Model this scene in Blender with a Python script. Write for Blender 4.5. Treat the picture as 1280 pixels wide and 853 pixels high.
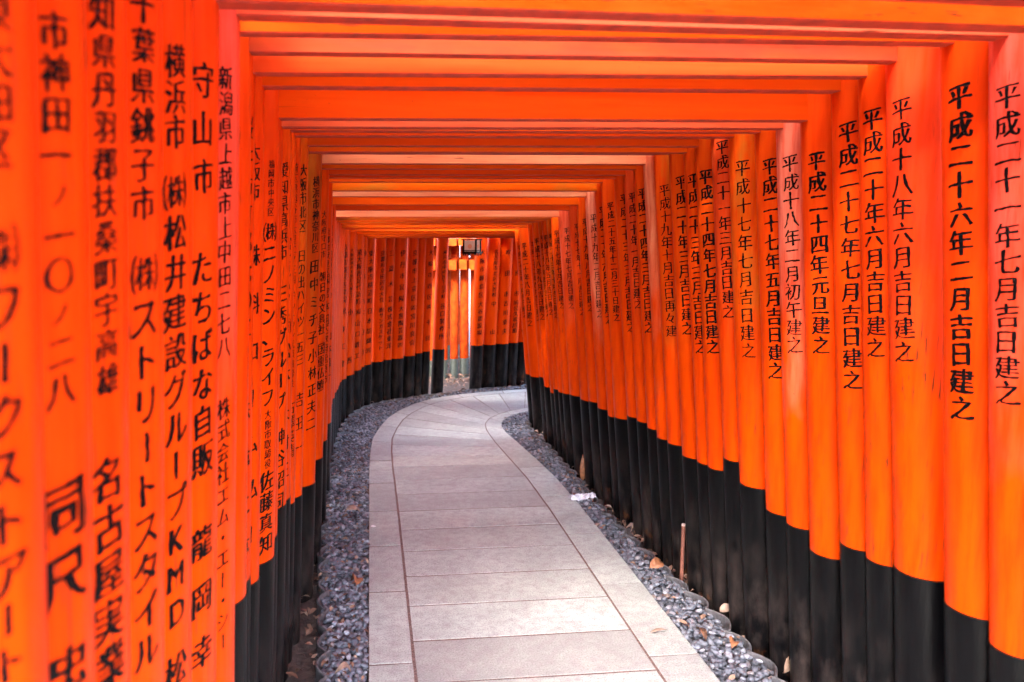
import bpy, bmesh, math, random
import numpy as np
from mathutils import Vector, noise
from mathutils.bvhtree import BVHTree

for _o in list(bpy.data.objects):
    bpy.data.objects.remove(_o)
SC = bpy.context.scene
COL = SC.collection
rnd = random.Random(11)
R = math.radians

# ------------------------------------------------------------------ camera
cam_data = bpy.data.cameras.new('camera')
cam = bpy.data.objects.new('camera', cam_data)
COL.objects.link(cam)
cam_data.sensor_width = 36.0
cam_data.lens = 36.0 * 950.0 / 1280.0
cam_data.shift_x = 78.0 / 1280.0
cam_data.clip_start = 0.02
cam_data.clip_end = 900.0
cam.location = (0, 0, 1.59)
cam.rotation_euler = (R(90 - 7.555), 0, -R(5.957))
cam_data.dof.use_dof = True
cam_data.dof.focus_distance = 3.3
cam_data.dof.aperture_fstop = 4.0
SC.camera = cam

# ------------------------------------------------------------------ world, sun, exposure
SUN_ELEV, SUN_AZ = R(52), R(-152)        # azimuth measured from +Y towards +X
world = bpy.data.worlds.new('World')
SC.world = world
world.use_nodes = True
wn = world.node_tree
bg = wn.nodes['Background']
sky = wn.nodes.new('ShaderNodeTexSky')
sky.sky_type = 'NISHITA'
sky.sun_disc = False
sky.sun_elevation = SUN_ELEV
sky.sun_rotation = SUN_AZ
sky.air_density = 0.7
sky.dust_density = 4.0
sky.ozone_density = 1.0
wn.links.new(sky.outputs[0], bg.inputs[0])
bg.inputs[1].default_value = 0.15
sun_d = bpy.data.lights.new('sun', 'SUN')
sun_d.energy = .5
sun_d.angle = R(14)
sun_d.color = (1.0, 0.95, 0.87)
sun = bpy.data.objects.new('sun', sun_d)
COL.objects.link(sun)
_sd = Vector((math.sin(SUN_AZ) * math.cos(SUN_ELEV), math.cos(SUN_AZ) * math.cos(SUN_ELEV), math.sin(SUN_ELEV)))
sun.rotation_euler = _sd.to_track_quat('Z', 'Y').to_euler()
sun.location = _sd * 30
SC.view_settings.view_transform = 'Standard'
SC.view_settings.look = 'None'
SC.view_settings.gamma = 1.0
SC.view_settings.exposure = 5.32
SC.cycles.max_bounces = 14
SC.cycles.diffuse_bounces = 9
SC.cycles.glossy_bounces = 5
SC.cycles.transparent_max_bounces = 8

# ------------------------------------------------------------------ measured tables
# gate: index, left post x, y, radius, band height, right post x, y, radius, band height, underside of tie beam
GATES = [
 (-15, -0.41, -0.54, 0.055, 0.74, 1.59, -0.536, 0.068, 0.66, 1.98),
 (-14, -0.41, -0.42, 0.055, 0.74, 1.59, -0.397, 0.068, 0.66, 1.98),
 (-13, -0.41, -0.3, 0.055, 0.74, 1.59, -0.258, 0.068, 0.66, 1.98),
 (-12, -0.41, -0.18, 0.055, 0.74, 1.59, -0.119, 0.068, 0.66, 1.98),
 (-11, -0.41, -0.06, 0.055, 0.74, 1.59, 0.02, 0.068, 0.66, 1.98),
 (-10, -0.41, 0.06, 0.055, 0.74, 1.59, 0.159, 0.068, 0.66, 1.98),
 (-9, -0.41, 0.18, 0.055, 0.74, 1.59, 0.298, 0.068, 0.66, 1.98),
 (-8, -0.41, 0.3, 0.055, 0.74, 1.59, 0.437, 0.068, 0.66, 1.98),
 (-7, -0.41, 0.42, 0.055, 0.74, 1.59, 0.576, 0.068, 0.66, 1.98),
 (-6, -0.35, 0.535, 0.055, 0.74, 1.59, 0.715, 0.068, 0.66, 1.98),
 (-5, -0.36, 0.655, 0.055, 0.74, 1.59, 0.854, 0.068, 0.66, 1.98),
 (-4, -0.369, 0.775, 0.06, 0.72, 1.59, 0.993, 0.068, 0.66, 1.98),
 (-3, -0.375, 0.905, 0.066, 0.72, 1.59, 1.132, 0.068, 0.66, 1.98),
 (-2, -0.389, 1.06, 0.08, 0.72, 1.59, 1.271, 0.068, 0.66, 1.98),
 (-1, -0.397, 1.235, 0.088, 0.71, 1.59, 1.41, 0.068, 0.66, 1.98),
 (0, -0.396, 1.42, 0.088, 0.72, 1.591, 1.549, 0.062, 0.634, 1.983),
 (1, -0.443, 1.676, 0.088, 0.7, 1.603, 1.676, 0.078, 0.666, 2.003),
 (2, -0.442, 1.869, 0.087, 0.7, 1.597, 1.869, 0.078, 0.681, 2.012),
 (3, -0.432, 1.993, 0.068, 0.69, 1.576, 1.993, 0.061, 0.657, 2.002),
 (4, -0.437, 2.117, 0.079, 0.63, 1.582, 2.117, 0.07, 0.653, 1.992),
 (5, -0.417, 2.28, 0.083, 0.63, 1.58, 2.28, 0.074, 0.561, 1.936),
 (6, -0.416, 2.418, 0.074, 0.64, 1.569, 2.418, 0.066, 0.603, 1.932),
 (7, -0.413, 2.55, 0.085, 0.7, 1.574, 2.55, 0.076, 0.606, 1.939),
 (8, -0.416, 2.729, 0.084, 0.66, 1.565, 2.729, 0.075, 0.648, 1.947),
 (9, -0.399, 2.857, 0.073, 0.6, 1.548, 2.857, 0.065, 0.714, 1.963),
 (10, -0.376, 2.993, 0.066, 0.58, 1.537, 2.993, 0.06, 0.635, 1.946),
 (11, -0.422, 3.096, 0.067, 0.56, 1.532, 3.096, 0.06, 0.629, 1.933),
 (12, -0.438, 3.235, 0.083, 0.55, 1.539, 3.235, 0.074, 0.616, 1.945),
 (13, -0.362, 3.396, 0.078, 0.5, 1.527, 3.396, 0.069, 0.635, 1.96),
 (14, -0.42, 3.518, 0.065, 0.52, 1.513, 3.518, 0.06, 0.627, 1.927),
 (15, -0.423, 3.632, 0.068, 0.52, 1.508, 3.632, 0.061, 0.649, 1.923),
 (16, -0.345, 3.766, 0.073, 0.51, 1.506, 3.766, 0.065, 0.653, 1.916),
 (17, -0.448, 3.897, 0.093, 0.5, 1.518, 3.897, 0.083, 0.65, 1.918),
 (18, -0.443, 4.104, 0.088, 0.49, 1.506, 4.104, 0.079, 0.594, 1.921),
 (19, -0.358, 4.218, 0.083, 0.48, 1.498, 4.218, 0.074, 0.575, 1.891),
 (20, -0.454, 4.406, 0.099, 0.47, 1.508, 4.406, 0.088, 0.581, 1.878),
 (21, -0.455, 4.578, 0.1, 0.46, 1.505, 4.578, 0.089, 0.588, 1.843),
 (22, -0.385, 4.77, 0.108, 0.45, 1.511, 4.77, 0.1, 0.559, 1.822),
 (23, -0.463, 5.016, 0.108, 0.44, 1.505, 5.016, 0.1, 0.539, 1.791),
 (24, -0.439, 5.233, 0.112, 0.42, 1.474, 5.207, 0.074, 0.513, 1.793),
 (25, -0.415, 5.45, 0.112, 0.42, 1.457, 5.319, 0.06, 0.497, 1.781),
 (26, -0.408, 5.668, 0.112, 0.42, 1.454, 5.452, 0.06, 0.494, 1.769),
 (27, -0.403, 5.886, 0.112, 0.42, 1.463, 5.557, 0.072, 0.445, 1.762),
 (28, -0.399, 6.104, 0.112, 0.4, 1.467, 5.747, 0.08, 0.455, 1.75),
 (29, -0.395, 6.322, 0.112, 0.39, 1.483, 5.884, 0.1, 0.508, 1.724),
 (30, -0.388, 6.54, 0.112, 0.38, 1.48, 6.246, 0.1, 0.449, 1.713),
 (31, -0.349, 6.753, 0.112, 0.37, 1.474, 6.437, 0.094, 0.434, 1.697),
 (32, -0.288, 6.962, 0.112, 0.37, 1.57, 6.55, 0.055, 0.45, 1.67),
 (33, -0.208, 7.165, 0.099, 0.38, 1.67, 6.58, 0.055, 0.45, 1.65),
 (34, -0.147, 7.317, 0.066, 0.38, 1.77, 6.61, 0.055, 0.45, 1.635),
 (35, -0.077, 7.398, 0.063, 0.39, 1.87, 6.64, 0.055, 0.45, 1.635),
 (36, 0.04, 7.499, 0.063, 0.4, 1.97, 6.67, 0.055, 0.45, 1.635),
 (37, 0.129, 7.554, 0.058, 0.41, 2.07, 6.7, 0.055, 0.45, 1.635),
 (38, 0.239, 7.635, 0.07, 0.41, 2.17, 6.73, 0.055, 0.45, 1.635),
 (39, 0.368, 7.719, 0.063, 0.42, 2.27, 6.76, 0.055, 0.45, 1.635),
 (40, 0.46, 7.769, 0.05, 0.44, 2.37, 6.79, 0.055, 0.45, 1.635),
 (41, 0.54, 7.809, 0.05, 0.45, 2.47, 6.82, 0.055, 0.45, 1.635),
 (42, 0.687, 7.893, 0.064, 0.46, 2.57, 6.85, 0.055, 0.45, 1.635),
 (43, 1.118, 8.062, 0.063, 0.47, 2.67, 6.88, 0.055, 0.45, 1.635),
 (44, 1.268, 8.128, 0.073, 0.47, 2.77, 6.91, 0.055, 0.45, 1.635),
 (45, 1.41, 8.17, 0.073, 0.47, 2.87, 6.94, 0.055, 0.45, 1.635),
 (46, 1.539, 8.245, 0.068, 0.47, 2.97, 6.97, 0.055, 0.45, 1.635),
 (47, 1.659, 8.315, 0.073, 0.47, 3.07, 7.0, 0.055, 0.45, 1.635),
 (48, 1.785, 8.394, 0.075, 0.47, 3.17, 7.03, 0.055, 0.45, 1.635),
 (49, 1.935, 8.454, 0.075, 0.47, 3.27, 7.06, 0.055, 0.45, 1.635),
 (50, 2.085, 8.504, 0.075, 0.47, 3.37, 7.09, 0.055, 0.45, 1.635),
]
TEXTS = {
 ('R', 0): [('平成二十一年七月吉日建之', 1.889, 1.254, 0.6)],
 ('R', 1): [('平成二十六年二月吉日建之', 1.913, 1.19, 1.6)],
 ('R', 2): [('平成十八年六月吉日建之', 1.917, 1.299, 0.6)],
 ('R', 3): [('平成二十年六月吉日建之', 1.911, 1.292, 1)],
 ('R', 4): [('平成二十七年七月吉日建之', 1.894, 1.18, 1.1)],
 ('R', 5): [('平成二十四年元旦建之', 1.829, 1.263, 1.3)],
 ('R', 6): [('平成十八年二月初午建之', 1.836, 1.243, 0.3)],
 ('R', 7): [('平成二十七年五月吉日建之', 1.838, 1.135, 1.2)],
 ('R', 8): [('平成十七年七月吉日建之', 1.849, 1.18, 0.0)],
 ('R', 9): [('平成二十一年三月吉日建之', 1.938, 1.315, 0.6)],
 ('R', 10): [('平成二十四年七月吉日建之', 1.84, 1.157, 1.5)],
 ('R', 11): [('平成二十三年三月吉日建之', 1.832, 1.143, 1)],
 ('R', 12): [('平成二十年三月吉日建之', 1.835, 1.206, 1)],
 ('R', 13): [('平成十九年十月吉日再々建', 1.812, 1.176, 0.1)],
 ('R', 15): [('平成二十四年三月吉日建之', 1.812, 1.164, 1.2)],
 ('R', 16): [('平成二十年一月吉日建之', 1.801, 1.271, 0.9)],
 ('R', 17): [('平成二十三年三月吉日建之', 1.799, 1.139, 0.9)],
 ('R', 18): [('平成二十五年十二月三十日建之', 1.772, 1.169, 1.2)],
 ('R', 19): [('平成二十年六月吉日建之', 1.751, 1.148, 1.2)],
 ('R', 20): [('平成十九年二月吉日建之', 1.716, 1.163, 0.1)],
 ('R', 21): [('平成十九年八月吉日建之', 1.697, 1.181, 0.8)],
 ('R', 22): [('平成十七年十一月吉日建之', 1.672, 1.139, 0.4)],
 ('R', 23): [('平成十七年七月吉日建之', 1.65, 1.159, 0.4)],
 ('R', 24): [('平成十七年七月吉日建之', 1.636, 1.141, 0.7)],
 ('R', 25): [('平成二十三年十月吉日建之', 1.615, 1.062, 0.9)],
 ('R', 26): [('平成十八年五月吉日建之', 1.604, 1.072, 0.9)],
 ('R', 27): [('平成二十一年四月吉日建之', 1.605, 1.05, 0.9)],
 ('R', 28): [('平成十八年九月吉日建之', 1.581, 1.007, 1)],
 ('R', 29): [('平成二十二年四月吉日建之', 1.556, 0.982, 0.8)],
 ('R', 30): [('平成二十年八月吉日建之', 1.541, 0.906, 1)],
 ('R', 31): [('平成二十五年一月吉日建之', 1.526, 0.954, 0.8)],
 ('L', -6): [('東大田区', 1.73, 1.647, 1.2), ('㈱ワークストア', 1.583, 1.368, 1.2), ('ート', 1.337, 1.306, 1.2)],
 ('L', -5): [('市神田一ノ一〇ノ二八', 1.748, 1.47, 1.1), ('同尺', 1.369, 1.31, 1.6), ('忠', 1.227, 1.227, 1.6)],
 ('L', -4): [('愛知県丹羽郡扶桑町宇高雄', 1.83, 1.457, 0.9), ('名古屋実業', 1.358, 1.163, 1.5)],
 ('L', -3): [('千葉県銚子市', 1.839, 1.63, 1), ('㈱ストリートスタイル', 1.553, 1.108, 1.1)],
 ('L', -2): [('横浜市', 1.815, 1.727, 0.9), ('㈱松井建設グループKMD', 1.652, 1.08, 1.2), ('松', 0.994, 0.994, 1)],
 ('L', -1): [('守山市', 1.824, 1.685, 0.8), ('たちばな自販', 1.548, 1.249, 1.3), ('龍岡幸', 1.112, 0.926, 1.1)],
 ('L', 0): [('新潟県上越市上中田二七八', 1.865, 1.4, 0.5), ('株式会社エム・エー・シー', 1.289, 0.843, 0.5)],
 ('L', 3): [('桜井市可那七〇二', 1.862, 1.367, 1), ('株', 1.155, 1.155, 1.3), ('夢二夢', 1.018, 0.78, 1.3)],
 ('L', 4): [('大阪市', 1.818, 1.716, 0.8), ('株料コーム仏ー', 1.549, 0.777, 1.1)],
 ('L', 5): [('福岡市中央区', 1.803, 1.67, 0.7), ('㈱ニノミン、ライフ', 1.614, 1.134, 1.2), ('大阪市取締役', 1.084, 0.934, 0.7), ('佐藤真知', 0.883, 0.689, 1.2)],
 ('L', 7): [('愛知県高浜市', 1.81, 1.551, 0.8), ('三秀グループ', 1.417, 1.062, 1), ('神谷昭司', 0.943, 0.724, 1)],
 ('L', 8): [('川越市藤倉二ノ', 1.807, 1.632, 0.2), ('富士見ハウス', 1.578, 1.343, 0.6), ('㈲松本', 1.288, 1.118, 1), ('木村正', 0.975, 0.771, 0.8)],
 ('L', 9): [('埼玉県越谷市大里二ノ三四', 1.846, 1.447, 0.0), ('ドットワン代表取締役', 1.389, 1.064, 0.0), ('古澤英清', 0.973, 0.806, 0.3)],
 ('L', 10): [('大阪市北区', 1.85, 1.643, 0.9), ('日の出ハイツ一五三', 1.531, 1.131, 0.7), ('吉田一', 0.974, 0.782, 0.3)],
 ('L', 13): [('横浜市神奈川区', 1.839, 1.557, 0.9), ('田中ミチ子', 1.478, 1.168, 1.1), ('小林正夫二', 1.087, 0.781, 1)],
 ('L', 16): [('大阪府守口市', 1.713, 1.523, 0.5), ('朝日の文具社', 1.416, 1.16, 1), ('国重仏壇', 1.065, 0.883, 0.9)],
 ('L', 19): [('京都市伏見区', 1.635, 1.421, 0.9), ('㈱宮本組', 1.378, 1.16, 0.6), ('大阪府松原市', 1.117, 0.829, 0.8)],
 ('L', 22): [('京都府宇治市槇島町二ノ四', 1.664, 1.253, 0.8), ('山本信一', 1.006, 0.756, 0.8)],
 ('L', 26): [('大阪市浪速区幸町三ノ八ノ二', 1.599, 1.149, 0.7), ('山田重信', 1.049, 0.56, 1)],
 ('L', 27): [('兵庫県西宮市', 1.592, 1.142, 0.7), ('中村商事㈱', 1.042, 0.56, 1)],
 ('L', 29): [('神戸市東灘区本山南町二ノ五', 1.554, 1.104, 0.7), ('吉川', 1.004, 0.53, 1)],
 ('L', 30): [('大阪府八尾市', 1.543, 1.093, 0.7), ('㈲大川組', 0.993, 0.52, 1)],
 ('L', 31): [('京都市南区吉祥院', 1.527, 1.077, 0.7), ('松本工業', 0.977, 0.51, 1)],
 ('L', 32): [('大阪府堺市美原区大保二ノ三', 1.5, 1.05, 0.7), ('小西', 0.95, 0.51, 1)],
 ('L', 33): [('東大阪市足代新町', 1.48, 1.03, 0.7), ('㈱山口鉄工', 0.93, 0.52, 1)],
 ('L', 34): [('神戸市', 1.465, 1.015, 0.7), ('上田明', 0.915, 0.52, 1)],
 ('L', 35): [('東大阪市横沼町', 1.465, 1.015, 0.7), ('日本紡織㈱', 0.915, 0.53, 1)],
 ('L', 36): [('京都府京田辺市大住', 1.465, 1.015, 0.7), ('㈱サンガスケット', 0.915, 0.54, 1)],
 ('L', 37): [('三斎木芸', 1.465, 1.015, 0.7), ('株式会社東洋', 0.915, 0.55, 1)],
 ('L', 38): [('伊丹市昆陽', 1.465, 1.015, 0.7), ('大熊陶芸器㈱', 0.915, 0.55, 1)],
 ('L', 39): [('京都市上京区', 1.465, 1.015, 0.7), ('㈱宮川良会', 0.915, 0.56, 1)],
 ('L', 41): [('大阪市西区', 1.465, 1.015, 0.7), ('㈱千田', 0.915, 0.59, 1)],
 ('L', 42): [('神戸市中央区下山手町', 1.465, 1.015, 0.7), ('谷口製作所', 0.915, 0.6, 1)],
 ('L', 43): [('大阪市都島区', 1.465, 1.015, 0.7), ('大谷建設㈱', 0.915, 0.61, 1)],
 ('L', 44): [('名古屋市北区大曽根', 1.465, 1.015, 0.7), ('中山', 0.915, 0.61, 1)],
 ('L', 45): [('吹田市', 1.465, 1.015, 0.7), ('吉川重夫', 0.915, 0.61, 1)],
 ('L', 46): [('箕面市', 1.465, 1.015, 0.7), ('㈱公久松川組', 0.915, 0.61, 1)],
 ('L', 47): [('西宮市甲子園', 1.465, 1.015, 0.7), ('上原義', 0.915, 0.61, 1)],
}


# ------------------------------------------------------------------ helpers
def link(name, me, mat=None, parent=None, smooth=False):
    o = bpy.data.objects.new(name, me)
    COL.objects.link(o)
    if mat is not None and not me.materials:
        me.materials.append(mat)
    if smooth:
        me.polygons.foreach_set('use_smooth', [True] * len(me.polygons))
    if parent is not None:
        o.parent = parent
    return o

def mesh(name, v, f):
    me = bpy.data.meshes.new(name)
    me.from_pydata([tuple(map(float, p)) for p in v], [], f)
    me.update()
    return me

def fast_mesh(name, V, F):
    """V (n,3) array, F (m,k) array with constant k."""
    me = bpy.data.meshes.new(name)
    V = np.asarray(V, dtype=np.float32); F = np.asarray(F, dtype=np.int32)
    me.vertices.add(len(V)); me.vertices.foreach_set('co', V.ravel())
    k = F.shape[1]
    me.loops.add(F.size); me.loops.foreach_set('vertex_index', F.ravel())
    me.polygons.add(len(F))
    me.polygons.foreach_set('loop_start', np.arange(0, F.size, k, dtype=np.int32))
    me.polygons.foreach_set('loop_total', np.full(len(F), k, dtype=np.int32))
    me.update(calc_edges=True)
    me.validate()
    return me

def empty(name, loc=(0, 0, 0), label=None, cat=None, group=None, kind=None):
    o = bpy.data.objects.new(name, None)
    o.empty_display_size = .1
    COL.objects.link(o)
    o.location = loc
    tag(o, label, cat, group, kind)
    return o

def tag(o, label=None, cat=None, group=None, kind=None):
    if label: o['label'] = label
    if cat: o['category'] = cat
    if group: o['group'] = group
    if kind: o['kind'] = kind
    return o

def box_geo(c, ax, ay, az, bev=0.0):
    """box with centre c and half axis vectors ax, ay, az (numpy); chamfered edges in the ay/az section."""
    c, ax, ay, az = map(np.asarray, (c, ax, ay, az))
    ly, lz = np.linalg.norm(ay), np.linalg.norm(az)
    b = bev
    pr = [(-1 + b / ly, -1), (1 - b / ly, -1), (1, -1 + b / lz), (1, 1 - b / lz), (1 - b / ly, 1), (-1 + b / ly, 1), (-1, 1 - b / lz), (-1, -1 + b / lz)] if b else [(-1, -1), (1, -1), (1, 1), (-1, 1)]
    n = len(pr)
    v = [c + s * ax + p * ay + q * az for s in (-1, 1) for p, q in pr]
    f = [tuple(range(n))[::-1], tuple(range(n, 2 * n))]
    f += [(i, (i + 1) % n, n + (i + 1) % n, n + i) for i in range(n)]
    return v, f

def join_geo(lst):
    V, F = [], []
    for v, f in lst:
        o = len(V)
        V += list(v)
        F += [tuple(i + o for i in q) for q in f]
    return V, F

def resample(pts, step):
    out = [np.array(pts[0], float)]
    for a, b in zip(pts[:-1], pts[1:]):
        a, b = np.array(a, float), np.array(b, float)
        n = max(1, int(round(np.linalg.norm(b - a) / step)))
        for i in range(1, n + 1):
            out.append(a + (b - a) * i / n)
    return np.array(out)

def polyat(pts, t):
    """point at fraction t of the arc length of pts"""
    pts = np.asarray(pts, float)
    d = np.r_[0, np.cumsum(np.linalg.norm(np.diff(pts, axis=0), axis=1))]
    s = t * d[-1]
    return np.array([np.interp(s, d, pts[:, 0]), np.interp(s, d, pts[:, 1])])

def smooth_poly(pts, it=3):
    p = np.array(pts, float)
    for _ in range(it):
        q = p.copy()
        q[1:-1] = .5 * p[1:-1] + .25 * (p[:-2] + p[2:])
        p = q
    return p

# ------------------------------------------------------------------ materials
def new_mat(name):
    m = bpy.data.materials.new(name)
    m.use_nodes = True
    nt = m.node_tree
    b = nt.nodes['Principled BSDF']
    return m, nt, b

def N(nt, t, **kw):
    n = nt.nodes.new(t)
    for k, v in kw.items():
        setattr(n, k, v)
    return n

def ramp(nt, src, stops):
    n = nt.nodes.new('ShaderNodeValToRGB')
    e = n.color_ramp.elements
    while len(e) < len(stops):
        e.new(.5)
    for x, (p, c) in zip(e, stops):
        x.position = p
        x.color = c if len(c) == 4 else (*c, 1)
    nt.links.new(src, n.inputs[0])
    return n.outputs[0]

def mixc(nt, fac, a, b, mode='MIX'):
    n = nt.nodes.new('ShaderNodeMix')
    n.data_type = 'RGBA'
    n.blend_type = mode
    for s, v in ((n.inputs[0], fac), (n.inputs[6], a), (n.inputs[7], b)):
        if hasattr(v, 'is_linked'):
            nt.links.new(v, s)
        else:
            s.default_value = v if not isinstance(v, tuple) or len(v) == 4 else (*v, 1)
    return n.outputs[2]

def math_n(nt, op, a, b=None, clamp=False):
    n = nt.nodes.new('ShaderNodeMath')
    n.operation = op
    n.use_clamp = clamp
    for s, v in ((n.inputs[0], a), (n.inputs[1], b)):
        if v is None: continue
        if hasattr(v, 'is_linked'):
            nt.links.new(v, s)
        else:
            s.default_value = v
    return n.outputs[0]

def coords(nt, scale=(1, 1, 1), rand=False):
    g = N(nt, 'ShaderNodeNewGeometry')
    mp = N(nt, 'ShaderNodeMapping')
    mp.inputs['Scale'].default_value = scale
    nt.links.new(g.outputs['Position'], mp.inputs[0])
    return mp.outputs[0]

def noise_n(nt, vec, scale, detail=4, rough=.55, out=0):
    n = N(nt, 'ShaderNodeTexNoise')
    n.inputs['Scale'].default_value = scale
    n.inputs['Detail'].default_value = detail
    n.inputs['Roughness'].default_value = rough
    nt.links.new(vec, n.inputs['Vector'])
    return n.outputs[out]

def bump(nt, b, h, strength, dist):
    n = N(nt, 'ShaderNodeBump')
    n.inputs['Strength'].default_value = strength
    n.inputs['Distance'].default_value = dist
    nt.links.new(h, n.inputs['Height'])
    nt.links.new(n.outputs[0], b.inputs['Normal'])

def make_paint(name, vertical=True):
    """vermilion paint: the colour comes from each object's own colour, alpha = how mossy the old paint is"""
    m, nt, b = new_mat(name)
    oi = N(nt, 'ShaderNodeObjectInfo')
    base = oi.outputs['Color']
    gz = N(nt, 'ShaderNodeNewGeometry'); sz = N(nt, 'ShaderNodeSeparateXYZ'); nt.links.new(gz.outputs['Position'], sz.inputs[0])
    hi = 1.0
    if vertical:
        # sky sheen painted as pink near the top, in uneven tongues; orange below
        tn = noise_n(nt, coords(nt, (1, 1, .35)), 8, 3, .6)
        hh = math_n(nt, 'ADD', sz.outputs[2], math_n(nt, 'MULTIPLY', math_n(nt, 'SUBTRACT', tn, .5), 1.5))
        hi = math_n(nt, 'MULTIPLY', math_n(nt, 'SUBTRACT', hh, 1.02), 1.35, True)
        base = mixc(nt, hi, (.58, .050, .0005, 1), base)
    if vertical:
        cs = coords(nt, (1, 1, .06)); cm = coords(nt, (1, 1, .25))
    else:
        cs = coords(nt, (.06, 1, 1)); cm = coords(nt, (.3, 1, 1))
    fine = noise_n(nt, cs, 55, 5, .6)
    soft = noise_n(nt, cm, 7, 3, .5)
    # slightly lighter and darker paint, brushed along the wood
    c1 = mixc(nt, ramp(nt, soft, [(.3, (0, 0, 0)), (.7, (1, 1, 1))]), base, (.60, .046, .001), 'MIX')
    n1 = nt.nodes[-1]
    c2 = mixc(nt, .38, base, c1)
    c3 = mixc(nt, ramp(nt, fine, [(.42, (0, 0, 0)), (.70, (.75, .75, .75) if vertical else (.35, .35, .35))]), c2, (.48, .026, .001))
    # drying cracks: thin dark streaks, only here and there
    crack = noise_n(nt, cs, 130, 2, .5)
    where = noise_n(nt, cm, 2.6, 2, .5)
    cf = math_n(nt, 'MULTIPLY', ramp(nt, crack, [(.64, (0, 0, 0)), (.69, (1, 1, 1))]),
                ramp(nt, where, [(.50, (0, 0, 0)), (.62, (1, 1, 1))]))
    c4 = mixc(nt, cf, c3, (.10, .022, .008))
    # scuffs and grime specks
    sp = noise_n(nt, coords(nt), 95, 3, .6)
    c5 = mixc(nt, ramp(nt, sp, [(.69, (0, 0, 0)), (.75, (.8, .8, .8))]), c4, (.22, .03, .01))
    # moss-yellow weathering
    wz = noise_n(nt, cm, 9, 4, .65)
    mf = math_n(nt, 'MULTIPLY', ramp(nt, wz, [(.48, (0, 0, 0)), (.64, (1, 1, 1))]), math_n(nt, 'MULTIPLY', math_n(nt, 'SUBTRACT', 1.0, oi.outputs['Alpha'], True), hi))
    c6 = mixc(nt, mf, c5, (.36, .125, .012))
    nt.links.new(c6, b.inputs['Base Color'])
    rr = ramp(nt, noise_n(nt, cm, 14, 4, .6), [(.3, (.30, .30, .30)), (.75, (.50, .50, .50))])
    nt.links.new(rr, b.inputs['Roughness'])
    b.inputs['Specular IOR Level'].default_value = .09
    nt.links.new(mixc(nt, .8, (1, 1, 1, 1), base), b.inputs['Specular Tint'])
    h = mixc(nt, .5, noise_n(nt, cs, 30, 4, .6), noise_n(nt, cm, 16, 2, .5))
    bump(nt, b, h, .45, .007)
    return m

M_PAINT = make_paint('vermilion_paint_post', True)
M_BEAM = make_paint('vermilion_paint_beam', False)

def make_band():
    m, nt, b = new_mat('black_base_paint')
    cs = coords(nt, (1, 1, .12))
    f = noise_n(nt, cs, 40, 5, .65)
    c = ramp(nt, f, [(.3, (.0012, .0012, .0015)), (.75, (.0045, .0042, .0045))])
    # rot and dust near the soil
    g = N(nt, 'ShaderNodeNewGeometry')
    sx = N(nt, 'ShaderNodeSeparateXYZ'); nt.links.new(g.outputs['Position'], sx.inputs[0])
    low = math_n(nt, 'MULTIPLY', math_n(nt, 'SUBTRACT', .46, sx.outputs[2]), 3.0, True)
    w = noise_n(nt, coords(nt, (1, 1, .5)), 13, 5, .7)
    fac = math_n(nt, 'MULTIPLY', low, ramp(nt, w, [(.42, (0, 0, 0)), (.68, (1, 1, 1))]))
    c2 = mixc(nt, fac, c, (.032, .024, .021))
    brown = ramp(nt, noise_n(nt, coords(nt, (1, 1, .8)), 9, 4, .6), [(.62, (0, 0, 0)), (.68, (1, 1, 1))])
    c3 = mixc(nt, math_n(nt, 'MULTIPLY', brown, math_n(nt, 'MULTIPLY', math_n(nt, 'SUBTRACT', .22, sx.outputs[2]), 8, True)), c2, (.06, .025, .012))
    nt.links.new(c3, b.inputs['Base Color'])
    b.inputs['Roughness'].default_value = .33
    b.inputs['Specular IOR Level'].default_value = .07
    bump(nt, b, noise_n(nt, cs, 45, 5, .65), .4, .004)
    return m
M_BAND = make_band()


def simple(name, col, rough=.6, metal=0, nscale=None, col2=None, bumps=None):
    m, nt, b = new_mat(name)
    b.inputs['Roughness'].default_value = rough
    b.inputs['Metallic'].default_value = metal
    if nscale:
        f = noise_n(nt, coords(nt), nscale, 5, .6)
        nt.links.new(ramp(nt, f, [(.3, col), (.72, col2)]), b.inputs['Base Color'])
        if bumps:
            bump(nt, b, f, bumps[0], bumps[1])
    else:
        b.inputs['Base Color'].default_value = (*col, 1)
    return m

M_INK = simple('black_lacquer_ink', (.004, .003, .003), .42)
M_INK.node_tree.nodes['Principled BSDF'].inputs['Specular IOR Level'].default_value = .05
M_YARD = simple('old_dull_vermilion', (.17, .013, .001), .7, 0, 14, (.34, .038, .002), (.3, .004))
M_YARD.node_tree.nodes['Principled BSDF'].inputs['Specular IOR Level'].default_value = .06
M_SOIL = simple('soil', (.020, .013, .010), .95, 0, 30, (.085, .058, .045), (.8, .02))
M_BED = simple('gravel_bed_sand', (.018, .018, .020), .95, 0, 90, (.055, .053, .056), (.7, .008))
M_TILE = simple('grey_fired_clay', (.035, .034, .036), .55, 0, 60, (.12, .115, .118), (.4, .003))
M_BARK = simple('bark', (.035, .024, .017), .9, 0, 18, (.13, .095, .07), (.9, .03))
M_ROD = simple('rusty_rod', (.10, .030, .018), .6, 0, 45, (.22, .075, .045), (.3, .002))
M_RODTOP = simple('pale_rod_end', (.55, .42, .38), .6)
M_LBLACK = simple('black_lantern_frame', (.003, .0025, .0025), .5)
M_LBLACK.node_tree.nodes['Principled BSDF'].inputs['Specular IOR Level'].default_value = .1
M_WHITE = simple('white_petal', (.75, .74, .76), .5)
M_FAROUT = simple('dark_green_base_paint', (.02, .028, .022), .5, 0, 30, (.05, .06, .05), (.3, .003))

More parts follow.
